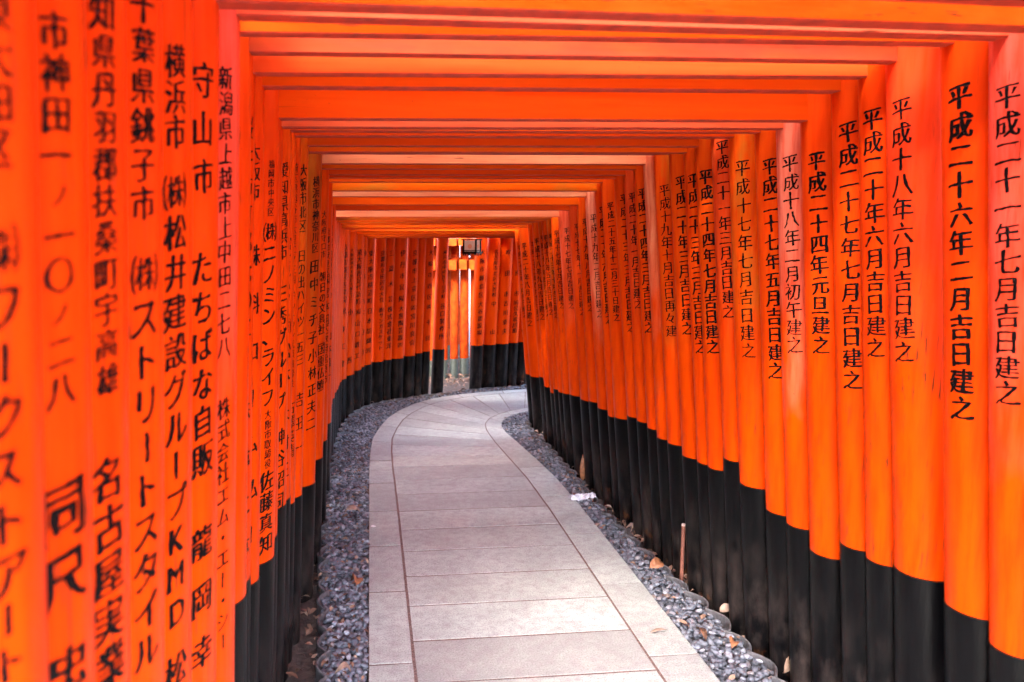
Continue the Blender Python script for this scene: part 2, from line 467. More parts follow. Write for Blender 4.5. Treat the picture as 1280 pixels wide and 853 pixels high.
def make_stone():
    m, nt, b = new_mat('granite_slab')
    oi = N(nt, 'ShaderNodeObjectInfo')
    p = coords(nt)
    big = noise_n(nt, p, 4.2, 6, .68)
    mid = noise_n(nt, p, 22, 5, .7)
    fin = noise_n(nt, p, 150, 4, .75)
    c = ramp(nt, big, [(.34, (.32, .36, .325)), (.66, (.44, .495, .445))])
    tint = ramp(nt, oi.outputs['Random'], [(0, (.80, .76, .77)), (.5, (1, .985, .99)), (1, (1.14, 1.15, 1.16))])
    c = mixc(nt, 1.0, c, tint, 'MULTIPLY')
    c = mixc(nt, ramp(nt, mid, [(.42, (0, 0, 0)), (.70, (.75, .75, .75))]), c, (.25, .225, .225))
    c = mixc(nt, ramp(nt, fin, [(.36, (.75, .75, .75)), (.50, (0, 0, 0))]), c, (.14, .12, .125))
    c = mixc(nt, ramp(nt, fin, [(.60, (0, 0, 0)), (.74, (.6, .6, .6))]), c, (.60, .58, .60))
    nt.links.new(c, b.inputs['Base Color'])
    b.inputs['Roughness'].default_value = .62
    h = mixc(nt, .6, mid, fin)
    bump(nt, b, h, .45, .004)
    return m
M_STONE = make_stone()
M_UNDERSHADE = simple('painted_shade_underside', (.20, .016, .003), .7, 0, 25, (.44, .03, .003))  # darker red that paints contact shade under the tie beams
M_JOINT = simple('joint_sand', (.050, .028, .023), .95, 0, 120, (.24, .15, .125), (.3, .002))

def make_pebble():
    m, nt, b = new_mat('blue_grey_pebble')
    g = N(nt, 'ShaderNodeNewGeometry')
    c = ramp(nt, g.outputs['Random Per Island'], [(0, (.045, .052, .066)), (.45, (.10, .11, .135)), (.8, (.17, .185, .215)), (.95, (.27, .28, .31)), (1, (.17, .12, .10))])
    f = noise_n(nt, coords(nt), 70, 3, .6)
    c = mixc(nt, ramp(nt, f, [(.45, (0, 0, 0)), (.75, (.5, .5, .5))]), c, (.10, .085, .085))
    nt.links.new(c, b.inputs['Base Color'])
    b.inputs['Roughness'].default_value = .5
    return m
M_PEB = make_pebble()

def make_litter():
    m, nt, b = new_mat('dry_leaf')
    g = N(nt, 'ShaderNodeNewGeometry')
    c = ramp(nt, g.outputs['Random Per Island'], [(0, (.04, .018, .011)), (.35, (.11, .050, .028)), (.7, (.19, .105, .066)), (1, (.30, .20, .145))])
    f = noise_n(nt, coords(nt), 120, 3, .6)
    c = mixc(nt, ramp(nt, f, [(.45, (0, 0, 0)), (.8, (.6, .6, .6))]), c, (.12, .06, .035))
    nt.links.new(c, b.inputs['Base Color'])
    b.inputs['Roughness'].default_value = .65
    return m
M_LITTER = make_litter()

def make_foliage():
    m, nt, b = new_mat('foliage')
    g = N(nt, 'ShaderNodeNewGeometry')
    c = ramp(nt, g.outputs['Random Per Island'], [(0, (.030, .055, .015)), (.5, (.055, .10, .028)), (1, (.11, .15, .045))])
    nt.links.new(c, b.inputs['Base Color'])
    b.inputs['Roughness'].default_value = .5
    tr = N(nt, 'ShaderNodeBsdfTranslucent')
    nt.links.new(c, tr.inputs[0])
    mx = N(nt, 'ShaderNodeMixShader'); mx.inputs[0].default_value = .3
    out = nt.nodes['Material Output']
    nt.links.new(b.outputs[0], mx.inputs[1]); nt.links.new(tr.outputs[0], mx.inputs[2])
    nt.links.new(mx.outputs[0], out.inputs[0])
    return m
M_LEAF = make_foliage()

def make_paper():
    m, nt, b = new_mat('lantern_paper')
    b.inputs['Emission Color'].default_value = (1, .55, .42, 1)      # the lamp inside is lit
    b.inputs['Emission Strength'].default_value = .006
    b.inputs['Base Color'].default_value = (.62, .46, .40, 1)
    b.inputs['Roughness'].default_value = .7
    tr = N(nt, 'ShaderNodeBsdfTranslucent'); tr.inputs[0].default_value = (.8, .7, .6, 1)
    mx = N(nt, 'ShaderNodeMixShader'); mx.inputs[0].default_value = .35
    out = nt.nodes['Material Output']
    nt.links.new(b.outputs[0], mx.inputs[1]); nt.links.new(tr.outputs[0], mx.inputs[2])
    nt.links.new(mx.outputs[0], out.inputs[0])
    return m
M_PAPER = make_paper()

def make_plastic():
    m, nt, b = new_mat('clear_film')
    b.inputs['Base Color'].default_value = (.75, .73, .80, 1)
    b.inputs['Roughness'].default_value = .15
    b.inputs['Alpha'].default_value = .62
    b.inputs['Coat Weight'].default_value = 1
    return m
M_FILM = make_plastic()

# ------------------------------------------------------------------ ground
def wavy_sheet(name, x0, x1, y0, y1, nx, ny, z, amp):
    xs = np.linspace(x0, x1, nx); ys = np.linspace(y0, y1, ny)
    V = [(x, y, z + amp * (noise.noise(Vector((x * 6, y * 6, 0))))) for y in ys for x in xs]
    F = [(j * nx + i, j * nx + i + 1, (j + 1) * nx + i + 1, (j + 1) * nx + i) for j in range(ny - 1) for i in range(nx - 1)]
    return mesh(name, V, F)
# fine near the path, one sheet out to the horizon
def ground_mesh():
    ax = np.unique(np.concatenate([np.linspace(-1.2, 4.4, 95), -np.geomspace(1.4, 400, 22), 4.4 + np.geomspace(.2, 400, 22)]))
    ay = np.unique(np.concatenate([np.linspace(-.6, 10.5, 170), -.6 - np.geomspace(.2, 400, 22), 10.5 + np.geomspace(.2, 400, 22)]))
    V = []
    for y in ay:
        for x in ax:
            d = max(0, abs(x - 1) - 6, abs(y - 4) - 8)
            V.append((x, y, -.045 + .010 * noise.noise(Vector((x * 7, y * 7, 0))) + .0 + min(d * .02, .8) * noise.noise(Vector((x * .05, y * .05, 3)))))
    nx, ny = len(ax), len(ay)
    F = [(j * nx + i, j * nx + i + 1, (j + 1) * nx + i + 1, (j + 1) * nx + i) for j in range(ny - 1) for i in range(nx - 1)]
    return mesh('ground', V, F)
tag(link('ground', ground_mesh(), M_SOIL, smooth=True), kind='structure')

# ------------------------------------------------------------------ the paved path
PL = [(-.03, -1.5), (-.03, 5.2), (-.02, 5.7), (.0, 6.05), (.06, 6.4), (.14, 6.75), (.25, 7.03), (.42, 7.33), (.62, 7.55), (.88, 7.72), (1.14, 7.82), (1.64, 7.93), (2.4, 8.05), (3.4, 8.2)]
PR = [(1.25, -1.5), (1.25, 4.3), (1.235, 4.9), (1.20, 5.3), (1.15, 5.8), (1.115, 6.1), (1.11, 6.3), (1.135, 6.46), (1.20, 6.61), (1.29, 6.74), (1.42, 6.85), (1.75, 6.97), (2.4, 7.1), (3.4, 7.25)]
PL = np.array(PL); PR = np.array(PR)
_cl = lambda P: np.r_[0, np.cumsum(np.linalg.norm(np.diff(P, axis=0), axis=1))]
PLd, PRd = _cl(PL), _cl(PR)
def edge_pt(P, d, s):
    return np.array([np.interp(s, d, P[:, 0]), np.interp(s, d, P[:, 1])])
# matching stations on both edges: straight part one to one, then the outer edge runs faster
ST_L = np.array([0, 6.7, 7.6, 8.6, 9.6, 10.4, 11.2, 12.6])
ST_R = np.array([0, 6.7, 7.3, 7.75, 8.1, 8.5, 9.1, 10.3])
def cross(s):
    """left and right edge points of the path at station s (metres along the outer edge)"""
    return edge_pt(PL, PLd, s), edge_pt(PR, PRd, np.interp(s, ST_L, ST_R))
def path_pt(s, u):
    a, b = cross(s)
    return a + (b - a) * u

path = tag(empty('path', (0, 0, 0)), kind='structure')
# bedding below the slabs (shows in the joints)
S = np.arange(0, 12.5, .12)
V = []; F = []
for s in S:
    a, b = cross(s)
    V += [(a[0] + .004, a[1], -.0024), (b[0] - .004, b[1], -.0024)]
for i in range(len(S) - 1):
    F.append((2 * i, 2 * i + 1, 2 * i + 3, 2 * i + 2))
link('joint_sand', mesh('joint_sand', V, F), M_JOINT, path)

def slab(s0, s1, u0, u1, gap_s=.0048, gap_u=.004, z=0.0):
    """one stone slab between two stations, following the curve, with worn edges"""
    ns, nu = max(2, int((s1 - s0) / .05)), max(3, int((u1 - u0) * 14))
    w = 1.27
    a0, a1 = s0 + gap_s, s1 - gap_s
    b0, b1 = u0 + gap_u / w, u1 - gap_u / w
    seed = rnd.random() * 50
    tl = rnd.uniform(-.0007, .0007), rnd.uniform(-.0007, .0007)
    top = []
    ring = []
    g = []
    for i in range(ns + 1):
        row = []
        for j in range(nu + 1):
            p = path_pt(a0 + (a1 - a0) * i / ns, b0 + (b1 - b0) * j / nu)
            e = (i in (0, ns)) or (j in (0, nu))
            wob = .0016 if e else 0
            x = p[0] + wob * noise.noise(Vector((p[0] * 30, p[1] * 30, seed)))
            y = p[1] + wob * noise.noise(Vector((p[0] * 30, p[1] * 30, seed + 9)))
            zz = z + tl[0] * (2 * i / ns - 1) + tl[1] * (2 * j / nu - 1) + .0012 * noise.noise(Vector((x * 9, y * 9, seed)))
            row.append((x, y, zz - (.0010 if e else 0)))
        g.append(row)
    # inner ring just inside the edge for a worn arris
    def lerp(a, b, t): return tuple(a[k] + (b[k] - a[k]) * t for k in range(3))
    V = []; idx = {}
    def add(p):
        V.append(p); return len(V) - 1
    outer = [[None] * (nu + 1) for _ in range(ns + 1)]
    inner = [[None] * (nu + 1) for _ in range(ns + 1)]
    c = path_pt((a0 + a1) / 2, (b0 + b1) / 2)
    for i in range(ns + 1):
        for j in range(nu + 1):
            x, y, zz = g[i][j]
            e = (i in (0, ns)) or (j in (0, nu))
            if e:
                outer[i][j] = add((x, y, zz))
                ii = min(max(a0 + (a1 - a0) * i / ns, a0 + .006), a1 - .006)
                jj = min(max(b0 + (b1 - b0) * j / nu, b0 + .006 / w), b1 - .006 / w)
                p = path_pt(ii, jj)
                inner[i][j] = add((p[0], p[1], zz + .0010))
            else:
                inner[i][j] = add((x, y, zz))
    F = []
    for i in range(ns):
        for j in range(nu):
            F.append((inner[i][j], inner[i][j + 1], inner[i + 1][j + 1], inner[i + 1][j]))
    per = [(0, j) for j in range(nu)] + [(i, nu) for i in range(ns)] + [(ns, j) for j in range(nu, 0, -1)] + [(i, 0) for i in range(ns, 0, -1)]
    bot = {}
    for k in per:
        x, y, zz = V[outer[k[0]][k[1]]]
        bot[k] = add((x, y, -.05))
    m_ = len(per)
    for q in range(m_):
        a, b = per[q], per[(q + 1) % m_]
        F.append((outer[a[0]][a[1]], outer[b[0]][b[1]], inner[b[0]][b[1]], inner[a[0]][a[1]]))
        F.append((bot[a], bot[b], outer[b[0]][b[1]], outer[a[0]][a[1]]))
    me = mesh('paving_slab', V, F)
    o = link('paving_slab', me, M_STONE, path, smooth=False)
    return o
UL, UR = .138, .843
s = 1.5 + 2.56 - .296 * 9
while s < 12.2:
    st = .296 if s < 6.9 else .33
    slab(s, s + st, UL, UR, gap_s=.0048, gap_u=.0062)
    s += st
s = 1.5 + 2.62 - 4 * .58
while s < 11.9:
    st = .60 if s < 4.4 else .525
    slab(s, s + st, 0.0, UL, gap_s=.0048, gap_u=.0062)
    s += st
s = 1.5 + 2.65 - 4 * .62
while s < 11.6:
    st = .62 if s < 6.7 else .66
    slab(s, s + st, UR, 1.0, gap_s=.003, gap_u=.0045)
    s += st

# ------------------------------------------------------------------ gravel beds, edging, pebbles
ER = smooth_poly(resample([(1.475, -1.0), (1.475, 2.44), (1.455, 2.9), (1.43, 3.2), (1.395, 3.55), (1.37, 4.0), (1.365, 4.8), (1.375, 5.4), (1.355, 5.8), (1.33, 6.1), (1.345, 6.35), (1.44, 6.56), (1.6, 6.66), (1.9, 6.77), (2.4, 6.92), (3.3, 7.12)], .06), 3)
EL = smooth_poly(resample([(-.205, -1.0), (-.205, 2.7), (-.235, 3.2), (-.275, 3.8), (-.295, 4.2), (-.305, 5.8), (-.29, 6.2), (-.24, 6.65), (-.15, 7.0), (-.02, 7.28), (.2, 7.47), (.5, 7.64), (.8, 7.78), (1.15, 7.91), (1.7, 8.1), (2.4, 8.3), (3.3, 8.5)], .06), 3)
def strip_pairs(path_poly, edge_poly, n):
    a = resample(path_poly, .05); b = edge_poly
    out = []
    for t in np.linspace(0, 1, n):
        p = polyat(a, t)
        # nearest point of the edging
        q = b[np.argmin(np.linalg.norm(b - p, axis=1))]
        out.append((p, q))
    return out
beds = []
for nm, pp, ee in (('gravel_bed', PL, EL), ('gravel_bed', PR, ER)):
    pr = strip_pairs(pp, ee, 260)
    V = []; F = []
    for p, q in pr:
        d = (q - p); d /= np.linalg.norm(d) + 1e-9
        q2 = q + d * .02; p2 = p - d * .0
        V += [(p2[0], p2[1], -.030), (q2[0], q2[1], -.030)]
    for i in range(len(pr) - 1):
        F.append((2 * i, 2 * i + 1, 2 * i + 3, 2 * i + 2))
    tag(link(nm, mesh(nm, V, F), M_BED), kind='structure')
    beds.append(pr)

def ico(sub):
    bm = bmesh.new()
    bmesh.ops.create_icosphere(bm, subdivisions=sub, radius=1)
    bm.verts.ensure_lookup_table()
    V = np.array([v.co[:] for v in bm.verts]); F = np.array([[v.index for v in f.verts] for f in bm.faces])
    bm.free()
    return V, F
ICO = {1: ico(1), 2: ico(2)}
npr = np.random.default_rng(5)
def pebbles(pr, name, label):
    Vs, Fs = [], []
    off = 0
    P = np.array([p for p, q in pr]); Q = np.array([q for p, q in pr])
    cell = .0185
    # walk the strip
    d = _cl((P + Q) / 2)
    L = d[-1]
    pts = []
    for sarc in np.arange(0, L, cell):
        i = np.interp(sarc, d, np.arange(len(d)))
        i0 = int(min(i, len(P) - 2)); t = i - i0
        p = P[i0] * (1 - t) + P[i0 + 1] * t; q = Q[i0] * (1 - t) + Q[i0 + 1] * t
        w = np.linalg.norm(q - p)
        if p[1] < 1.9 or p[0] > 2.3: continue
        for u in np.arange(.010, w - .004, cell):
            pts.append((*(p + (q - p) / w * u), u, w))
    for layer in (0, 1):
        for x, y, u, w in pts:
            if layer == 1 and npr.random() < .42: continue
            jx, jy = npr.uniform(-.009, .009, 2)
            near = y < 5
            V0, F0 = ICO[2] if near else ICO[1]
            r = npr.uniform(.0070, .0145) * (1.12 if layer else 1)
            sc = np.array([r * npr.uniform(.95, 1.45), r * npr.uniform(.75, 1.05), r * npr.uniform(.5, .75)])
            a = npr.uniform(0, 6.283); tx, ty = npr.uniform(-.5, .5, 2)
            ca, sa = math.cos(a), math.sin(a)
            Rz = np.array([[ca, -sa, 0], [sa, ca, 0], [0, 0, 1]])
            Rx = np.array([[1, 0, 0], [0, math.cos(tx), -math.sin(tx)], [0, math.sin(tx), math.cos(tx)]])
            Ry = np.array([[math.cos(ty), 0, math.sin(ty)], [0, 1, 0], [-math.sin(ty), 0, math.cos(ty)]])
            D = V0 * sc
            if near:   # lumpy stones
                k = npr.normal(0, 1, 3); D = D * (1 + .10 * np.tanh(V0 @ k))[:, None]
            D = D @ (Rz @ Ry @ Rx).T
            hump = .010 * math.sin(math.pi * min(1, u / w)) + .004 * math.sin(x * 31 + y * 17)
            D += np.array([x + jx, y + jy, (-.022 if layer == 0 else -.009) + hump * layer + npr.uniform(-.002, .003)])
            Vs.append(D); Fs.append(F0 + off); off += len(D)
    me = fast_mesh(name, np.vstack(Vs), np.vstack(Fs))
    o = link(name, me, M_PEB, smooth=True)
    tag(o, label, 'gravel', kind='stuff')
pebbles(beds[0], 'pebble_gravel', 'grey pebbles and litter filling the strip left of the paving')
pebbles(beds[1], 'pebble_gravel', 'blue grey pebbles filling the strip right of the paving')

def edging(poly, side, label, y_from, x_to):
    """row of curved clay tiles standing on edge, each bulging away from the path"""
    root = empty('clay_edging', (float(poly[0][0]), y_from, -.03), label, 'edging', 'scalloped clay edgings along the gravel')
    d = _cl(poly); pitch = .172
    s = 0.0
    k = 0
    while s + pitch < d[-1]:
        a = edge_pt(poly, d, s); b = edge_pt(poly, d, s + pitch * 1.03)
        s += pitch
        if a[1] < y_from or a[0] > x_to: continue
        t = (b - a); Ln = np.linalg.norm(t); t /= Ln
        n = np.array([-t[1], t[0]]) * side
        nn = 14
        dep = .040 + rnd.uniform(-.005, .005)
        th = .0048
        zt_ = .017 + rnd.uniform(-.005, .005)
        tilt = rnd.uniform(-.004, .010)
        V = []; F = []
        for i in range(nn + 1):
            u = i / nn
            e = dep * math.sin(math.pi * u) - .034
            # arc starts a little inside the previous tile, so the ends overlap like scales
            c = a + t * Ln * u + n * (e + .008 * (1 - u) - .004)
            tx = t * Ln + n * dep * math.pi * math.cos(math.pi * u)
            nx_ = np.array([-tx[1], tx[0]]) * side; nx_ /= np.linalg.norm(nx_)
            for (o_, z_) in ((-th, -.04), (-th, zt_ - .003), (-th * .5, zt_), (th * .5, zt_), (th, zt_ - .003), (th, -.04)):
                q = c + nx_ * (o_ + tilt * (z_ / .02 if z_ > 0 else 0))
                V.append((q[0] - root.location[0], q[1] - root.location[1], z_ - root.location[2]))
        for i in range(nn):
            for j in range(5):
                F.append((i * 6 + j, i * 6 + j + 1, (i + 1) * 6 + j + 1, (i + 1) * 6 + j))
        F.append(tuple(range(6))); F.append(tuple(range(nn * 6, nn * 6 + 6))[::-1])
        link('edging_tile', mesh('edging_tile', V, F), M_TILE, root)
        k += 1
edging(ER, -1, 'scalloped grey clay edging between the right gravel strip and the posts', 1.9, 2.6)
edging(EL, 1, 'scalloped grey clay edging between the left gravel strip and the posts', 1.9, 2.6)

# ------------------------------------------------------------------ brush glyphs
GLYPH = {}
def build_glyphs(chars):
    dg = None
    objs = []
    for ch in sorted(chars):
        cu = bpy.data.curves.new('g', 'FONT')
        cu.body = ch
        cu.resolution_u = 3
        cu.align_x = 'LEFT'
        o = bpy.data.objects.new('g', cu)
        COL.objects.link(o)
        objs.append((ch, o))
    bpy.context.view_layer.update()
    dg = bpy.context.evaluated_depsgraph_get()
    for ch, o in objs:
        ev = o.evaluated_get(dg)
        me = ev.to_mesh()
        bm = bmesh.new(); bm.from_mesh(me)
        ev.to_mesh_clear()
        bmesh.ops.remove_doubles(bm, verts=bm.verts, dist=1e-5)
        if len(bm.verts) == 0:
            bm.free(); continue
        xs = [v.co.x for v in bm.verts]; ys = [v.co.y for v in bm.verts]
        ascii_ = ord(ch) < 128
        if ascii_:
            cx = (min(xs) + max(xs)) / 2; cy = (min(ys) + max(ys)) / 2; k = 1.0
        else:
            GLYPH.setdefault('_raw', {})[ch] = (min(xs), max(xs), min(ys), max(ys))
            cx, cy, k = None, None, 1.0
        GLYPH[ch] = (bm, cx, cy)
    for ch, o in objs:
        cu = o.data
        bpy.data.objects.remove(o)
        bpy.data.curves.remove(cu)
    raw = GLYPH.pop('_raw')
    # em box of the East Asian glyphs from their combined extents
    X0 = min(v[0] for c, v in raw.items()); X1 = max(v[1] for v in raw.values())
    Y0 = min(v[2] for v in raw.values()); Y1 = max(v[3] for v in raw.values())
    ecx, ecy, em = (X0 + X1) / 2, (Y0 + Y1) / 2, max(X1 - X0, Y1 - Y0)
    for ch in list(GLYPH):
        bm, cx, cy = GLYPH[ch]
        if cx is None:
            cx, cy = ecx, ecy
            if ch in 'ー一二三〇・':
                v = raw[ch]; cx, cy = (v[0] + v[1]) / 2, (v[2] + v[3]) / 2
        for v in bm.verts:
            x, y = (v.co.x - cx) / em, (v.co.y - cy) / em
            if ch == 'ー':
                x, y = -y, x * .92
            v.co = Vector((x, y, 0))
        for i in range(-4, 5):
            g = bm.verts[:] + bm.edges[:] + bm.faces[:]
            bmesh.ops.bisect_plane(bm, geom=g, plane_co=(i * .11 + .013, 0, 0), plane_no=(1, 0, 0))
            g = bm.verts[:] + bm.edges[:] + bm.faces[:]
            bmesh.ops.bisect_plane(bm, geom=g, plane_co=(0, i * .11 + .017, 0), plane_no=(0, 1, 0))
        bmesh.ops.triangulate(bm, faces=bm.faces[:])
        bm.verts.index_update(); bm.verts.ensure_lookup_table()
        V = np.array([v.co[:2] for v in bm.verts])
        F = np.array([[v.index for v in f.verts] for f in bm.faces])
        # outline normals
        Nn = np.zeros_like(V)
        for e in bm.edges:
            if len(e.link_faces) == 1:
                f = e.link_faces[0]
                a, b = e.verts
                c = f.calc_center_median()
                d = np.array([b.co.x - a.co.x, b.co.y - a.co.y]); n = np.array([d[1], -d[0]])
                m_ = np.array([(a.co.x + b.co.x) / 2 - c.x, (a.co.y + b.co.y) / 2 - c.y])
                if n @ m_ < 0: n = -n
                n /= np.linalg.norm(n) + 1e-9
                Nn[a.index] += n; Nn[b.index] += n
        ln = np.linalg.norm(Nn, axis=1); Nn[ln > 0] /= ln[ln > 0][:, None]
        bm.free()
        GLYPH[ch] = (V, F, Nn)

def brush(ch, weight, seed):
    """glyph with broad-nib strokes: heavy verticals, lighter horizontals, rising to the right, a little uneven"""
    V, F, Nn = GLYPH[ch]
    dx = .016 + .019 * weight
    dy = -.010 + .013 * weight
    off = np.stack([Nn[:, 0] * dx, Nn[:, 1] * dy], 1)
    w = np.array([noise.noise(Vector((x * 5, y * 5, seed))) for x, y in V])
    w2 = np.array([noise.noise(Vector((x * 4 + 7, y * 4, seed + 5))) for x, y in V])
    P = V + off + Nn * (w * .034)[:, None]
    P[:, 0] += .020 * w2
    P[:, 1] += .022 * w2
    w3 = np.array([noise.noise(Vector((x * 13, y * 13, seed + 20))) for x, y in V])
    P += Nn * (w3 * .016)[:, None]
    P[:, 1] += .135 * P[:, 0]                      # strokes rise to the right
    ra = math.radians((seed * 7.3 % 5) - 2.5)
    P = P @ np.array([[math.cos(ra), math.sin(ra)], [-math.sin(ra), math.cos(ra)]])
    P[:, 1] -= .08 * (P[:, 0] ** 2 - .08)          # and bow slightly
    return P, F

chars = set()
for segs in TEXTS.values():
    for sg in segs:
        chars |= set(sg[0])
build_glyphs(chars)

# ------------------------------------------------------------------ torii gates
class Post:
    def __init__(s, x, y, r, inward, lean, seed):
        s.c = np.array([x, y]); s.r = r; s.i = inward; s.lean = lean
        s.ph = seed * 1.7; s.seed = seed
    def rad(s, z, a):
        return s.r * (1.012 - .022 * z + .010 * math.sin(2 * a + s.ph) + .006 * math.sin(3 * a + s.ph * 2 + z * 1.3)
                      + .006 * math.sin(5 * z + s.ph))
    def centre(s, z):
        q = s.c + s.i * s.lean * z
        side = np.array([-s.i[1], s.i[0]])
        return q + side * .002 * math.sin(z * 2.1 + s.ph)
    def pt(s, z, a, dr=0.0):
        c = s.centre(z); r = s.rad(z, a) + dr
        return (c[0] + r * math.cos(a), c[1] + r * math.sin(a), z)
    def tube(s, z0, z1, dr, n, m_, origin, cap=True):
        V = []; F = []
        for j in range(m_ + 1):
            z = z0 + (z1 - z0) * j / m_
            for i in range(n):
                p = s.pt(z, 2 * math.pi * i / n, dr)
                V.append((p[0] - origin[0], p[1] - origin[1], p[2]))
        for j in range(m_):
            for i in range(n):
                F.append((j * n + i, j * n + (i + 1) % n, (j + 1) * n + (i + 1) % n, (j + 1) * n + i))
        if cap:
            F.append(tuple(range(m_ * n, m_ * n + n)))
        return V, F

ORANGE = (.80, .085, .004)
PAL = {
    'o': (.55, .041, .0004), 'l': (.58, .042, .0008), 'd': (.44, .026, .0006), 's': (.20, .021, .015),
    'p': (.64, .076, .054), 'q': (.70, .16, .13), 'r': (.54, .038, .013), 'b': (.22, .032, .005), 'm': (.54, .054, .002),  # the pinks mix chalky faded paint with sky sheen painted in
}
# paint of the posts and of the beams of each gate, and how mossy they are
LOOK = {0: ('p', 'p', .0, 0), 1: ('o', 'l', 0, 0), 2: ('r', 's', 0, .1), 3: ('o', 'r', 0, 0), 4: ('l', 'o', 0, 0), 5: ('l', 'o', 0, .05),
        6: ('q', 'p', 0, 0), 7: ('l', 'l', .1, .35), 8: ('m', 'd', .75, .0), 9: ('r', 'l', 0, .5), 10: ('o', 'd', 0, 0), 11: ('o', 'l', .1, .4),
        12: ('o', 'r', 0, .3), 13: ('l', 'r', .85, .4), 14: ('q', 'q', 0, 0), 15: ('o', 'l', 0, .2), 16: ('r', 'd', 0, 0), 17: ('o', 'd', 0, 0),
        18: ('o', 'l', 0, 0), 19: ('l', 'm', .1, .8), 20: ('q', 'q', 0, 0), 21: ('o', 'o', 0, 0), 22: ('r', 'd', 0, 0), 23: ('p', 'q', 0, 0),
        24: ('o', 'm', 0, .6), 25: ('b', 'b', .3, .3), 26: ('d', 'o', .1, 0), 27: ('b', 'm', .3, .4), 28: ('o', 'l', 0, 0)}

def beam(L, Rr, z, h, th, ext, origin, sag=0, up=0.0, seg=10, trap=0.0, bev=.0032):
    """beam between two points with small irregularity, optional upturned ends"""
    d = Rr - L; ln = np.linalg.norm(d); d = d / ln; n = np.array([-d[1], d[0]])
    total = ln + 2 * ext
    V = []; F = []
    sd = rnd.random() * 9
    for i in range(seg + 1):
        u = i / seg
        c = L - d * ext + d * total * u
        zz = (z if not isinstance(z, tuple) else z[0] + (z[1] - z[0]) * u) + up * (2 * u - 1) ** 4 - sag * (1 - (2 * u - 1) ** 2)
        w = .0015 * math.sin(u * 7 + sd)
        for p, q in ((-1 + bev / th * 2, 0), (1 - bev / th * 2, 0), (1, bev), (1 + trap, h - bev), (1 + trap - bev / th * 2, h), (-1 - trap + bev / th * 2, h), (-1 - trap, h - bev), (-1, bev)):
            P = c + n * (th / 2 * p + w)
            V.append((P[0] - origin[0], P[1] - origin[1], zz + q))
    for i in range(seg):
        for j in range(8):
            F.append((i * 8 + j, i * 8 + (j + 1) % 8, (i + 1) * 8 + (j + 1) % 8, (i + 1) * 8 + j))
    F.append(tuple(range(8))[::-1]); F.append(tuple(range(seg * 8, seg * 8 + 8)))
    return V, F

def inscription(post, segs, dirang, origin, slant=0.0, xs=.95, cap=.074):
    Vs = []; Fs = []; off = 0
    for s, z0, z1, w in segs:
        n = len(s)
        pitch = abs(z0 - z1) / max(1, n - 1) if n > 1 else .062
        size = min(pitch * .97, cap, post.r * 1.12)
        if n == 1: size = min(cap, post.r * .85)
        for k, ch in enumerate(s):
            if ch not in GLYPH: continue
            z = z0 + (z1 - z0) * (k / max(1, n - 1))
            P, F = brush(ch, w if ch not in '㈱㈲' else .0, rnd.random() * 60)
            sz = size * (.62 if ch in 'ノ、' and 'ノ一' in s else 1) * rnd.uniform(.95, 1.04)
            sx = sz * xs
            jx = rnd.uniform(-.0015, .0015)
            out = []
            for px, py in P:
                a = dirang + (px * sx + jx) / post.r + slant * (z - z0)
                zz = z + py * sz
                out.append(post.pt(zz, a, .0009))
            A = np.array(out) - np.array([origin[0], origin[1], 0])
            Vs.append(A); Fs.append(F + off); off += len(A)
    return fast_mesh('inscription', np.vstack(Vs), np.vstack(Fs))

ONES = ['zero', 'one', 'two', 'three', 'four', 'five', 'six', 'seven', 'eight', 'nine', 'ten', 'eleven', 'twelve', 'thirteen', 'fourteen', 'fifteen', 'sixteen', 'seventeen', 'eighteen', 'nineteen', 'twenty', 'twenty one', 'twenty two', 'twenty three', 'twenty four', 'twenty five', 'twenty six', 'twenty seven']
MONTHS = {'一': 'January', '二': 'February', '三': 'March', '四': 'April', '五': 'May', '六': 'June', '七': 'July', '八': 'August', '九': 'September', '十': 'October', '十一': 'November', '十二': 'December', '元': 'New Year'}
def kan(t):
    d = '零一二三四五六七八九'
    if t.startswith('二十'): return 20 + (d.index(t[2]) if len(t) > 2 else 0)
    return 10 + (d.index(t[1]) if len(t) > 1 else 0)
LOOKS = {'p': 'pinkish', 'q': 'pale pink', 'b': 'brownish red', 'm': 'mossy', 'r': 'rosy red', 'd': 'deep red', 'l': 'bright orange', 'o': 'vermilion'}
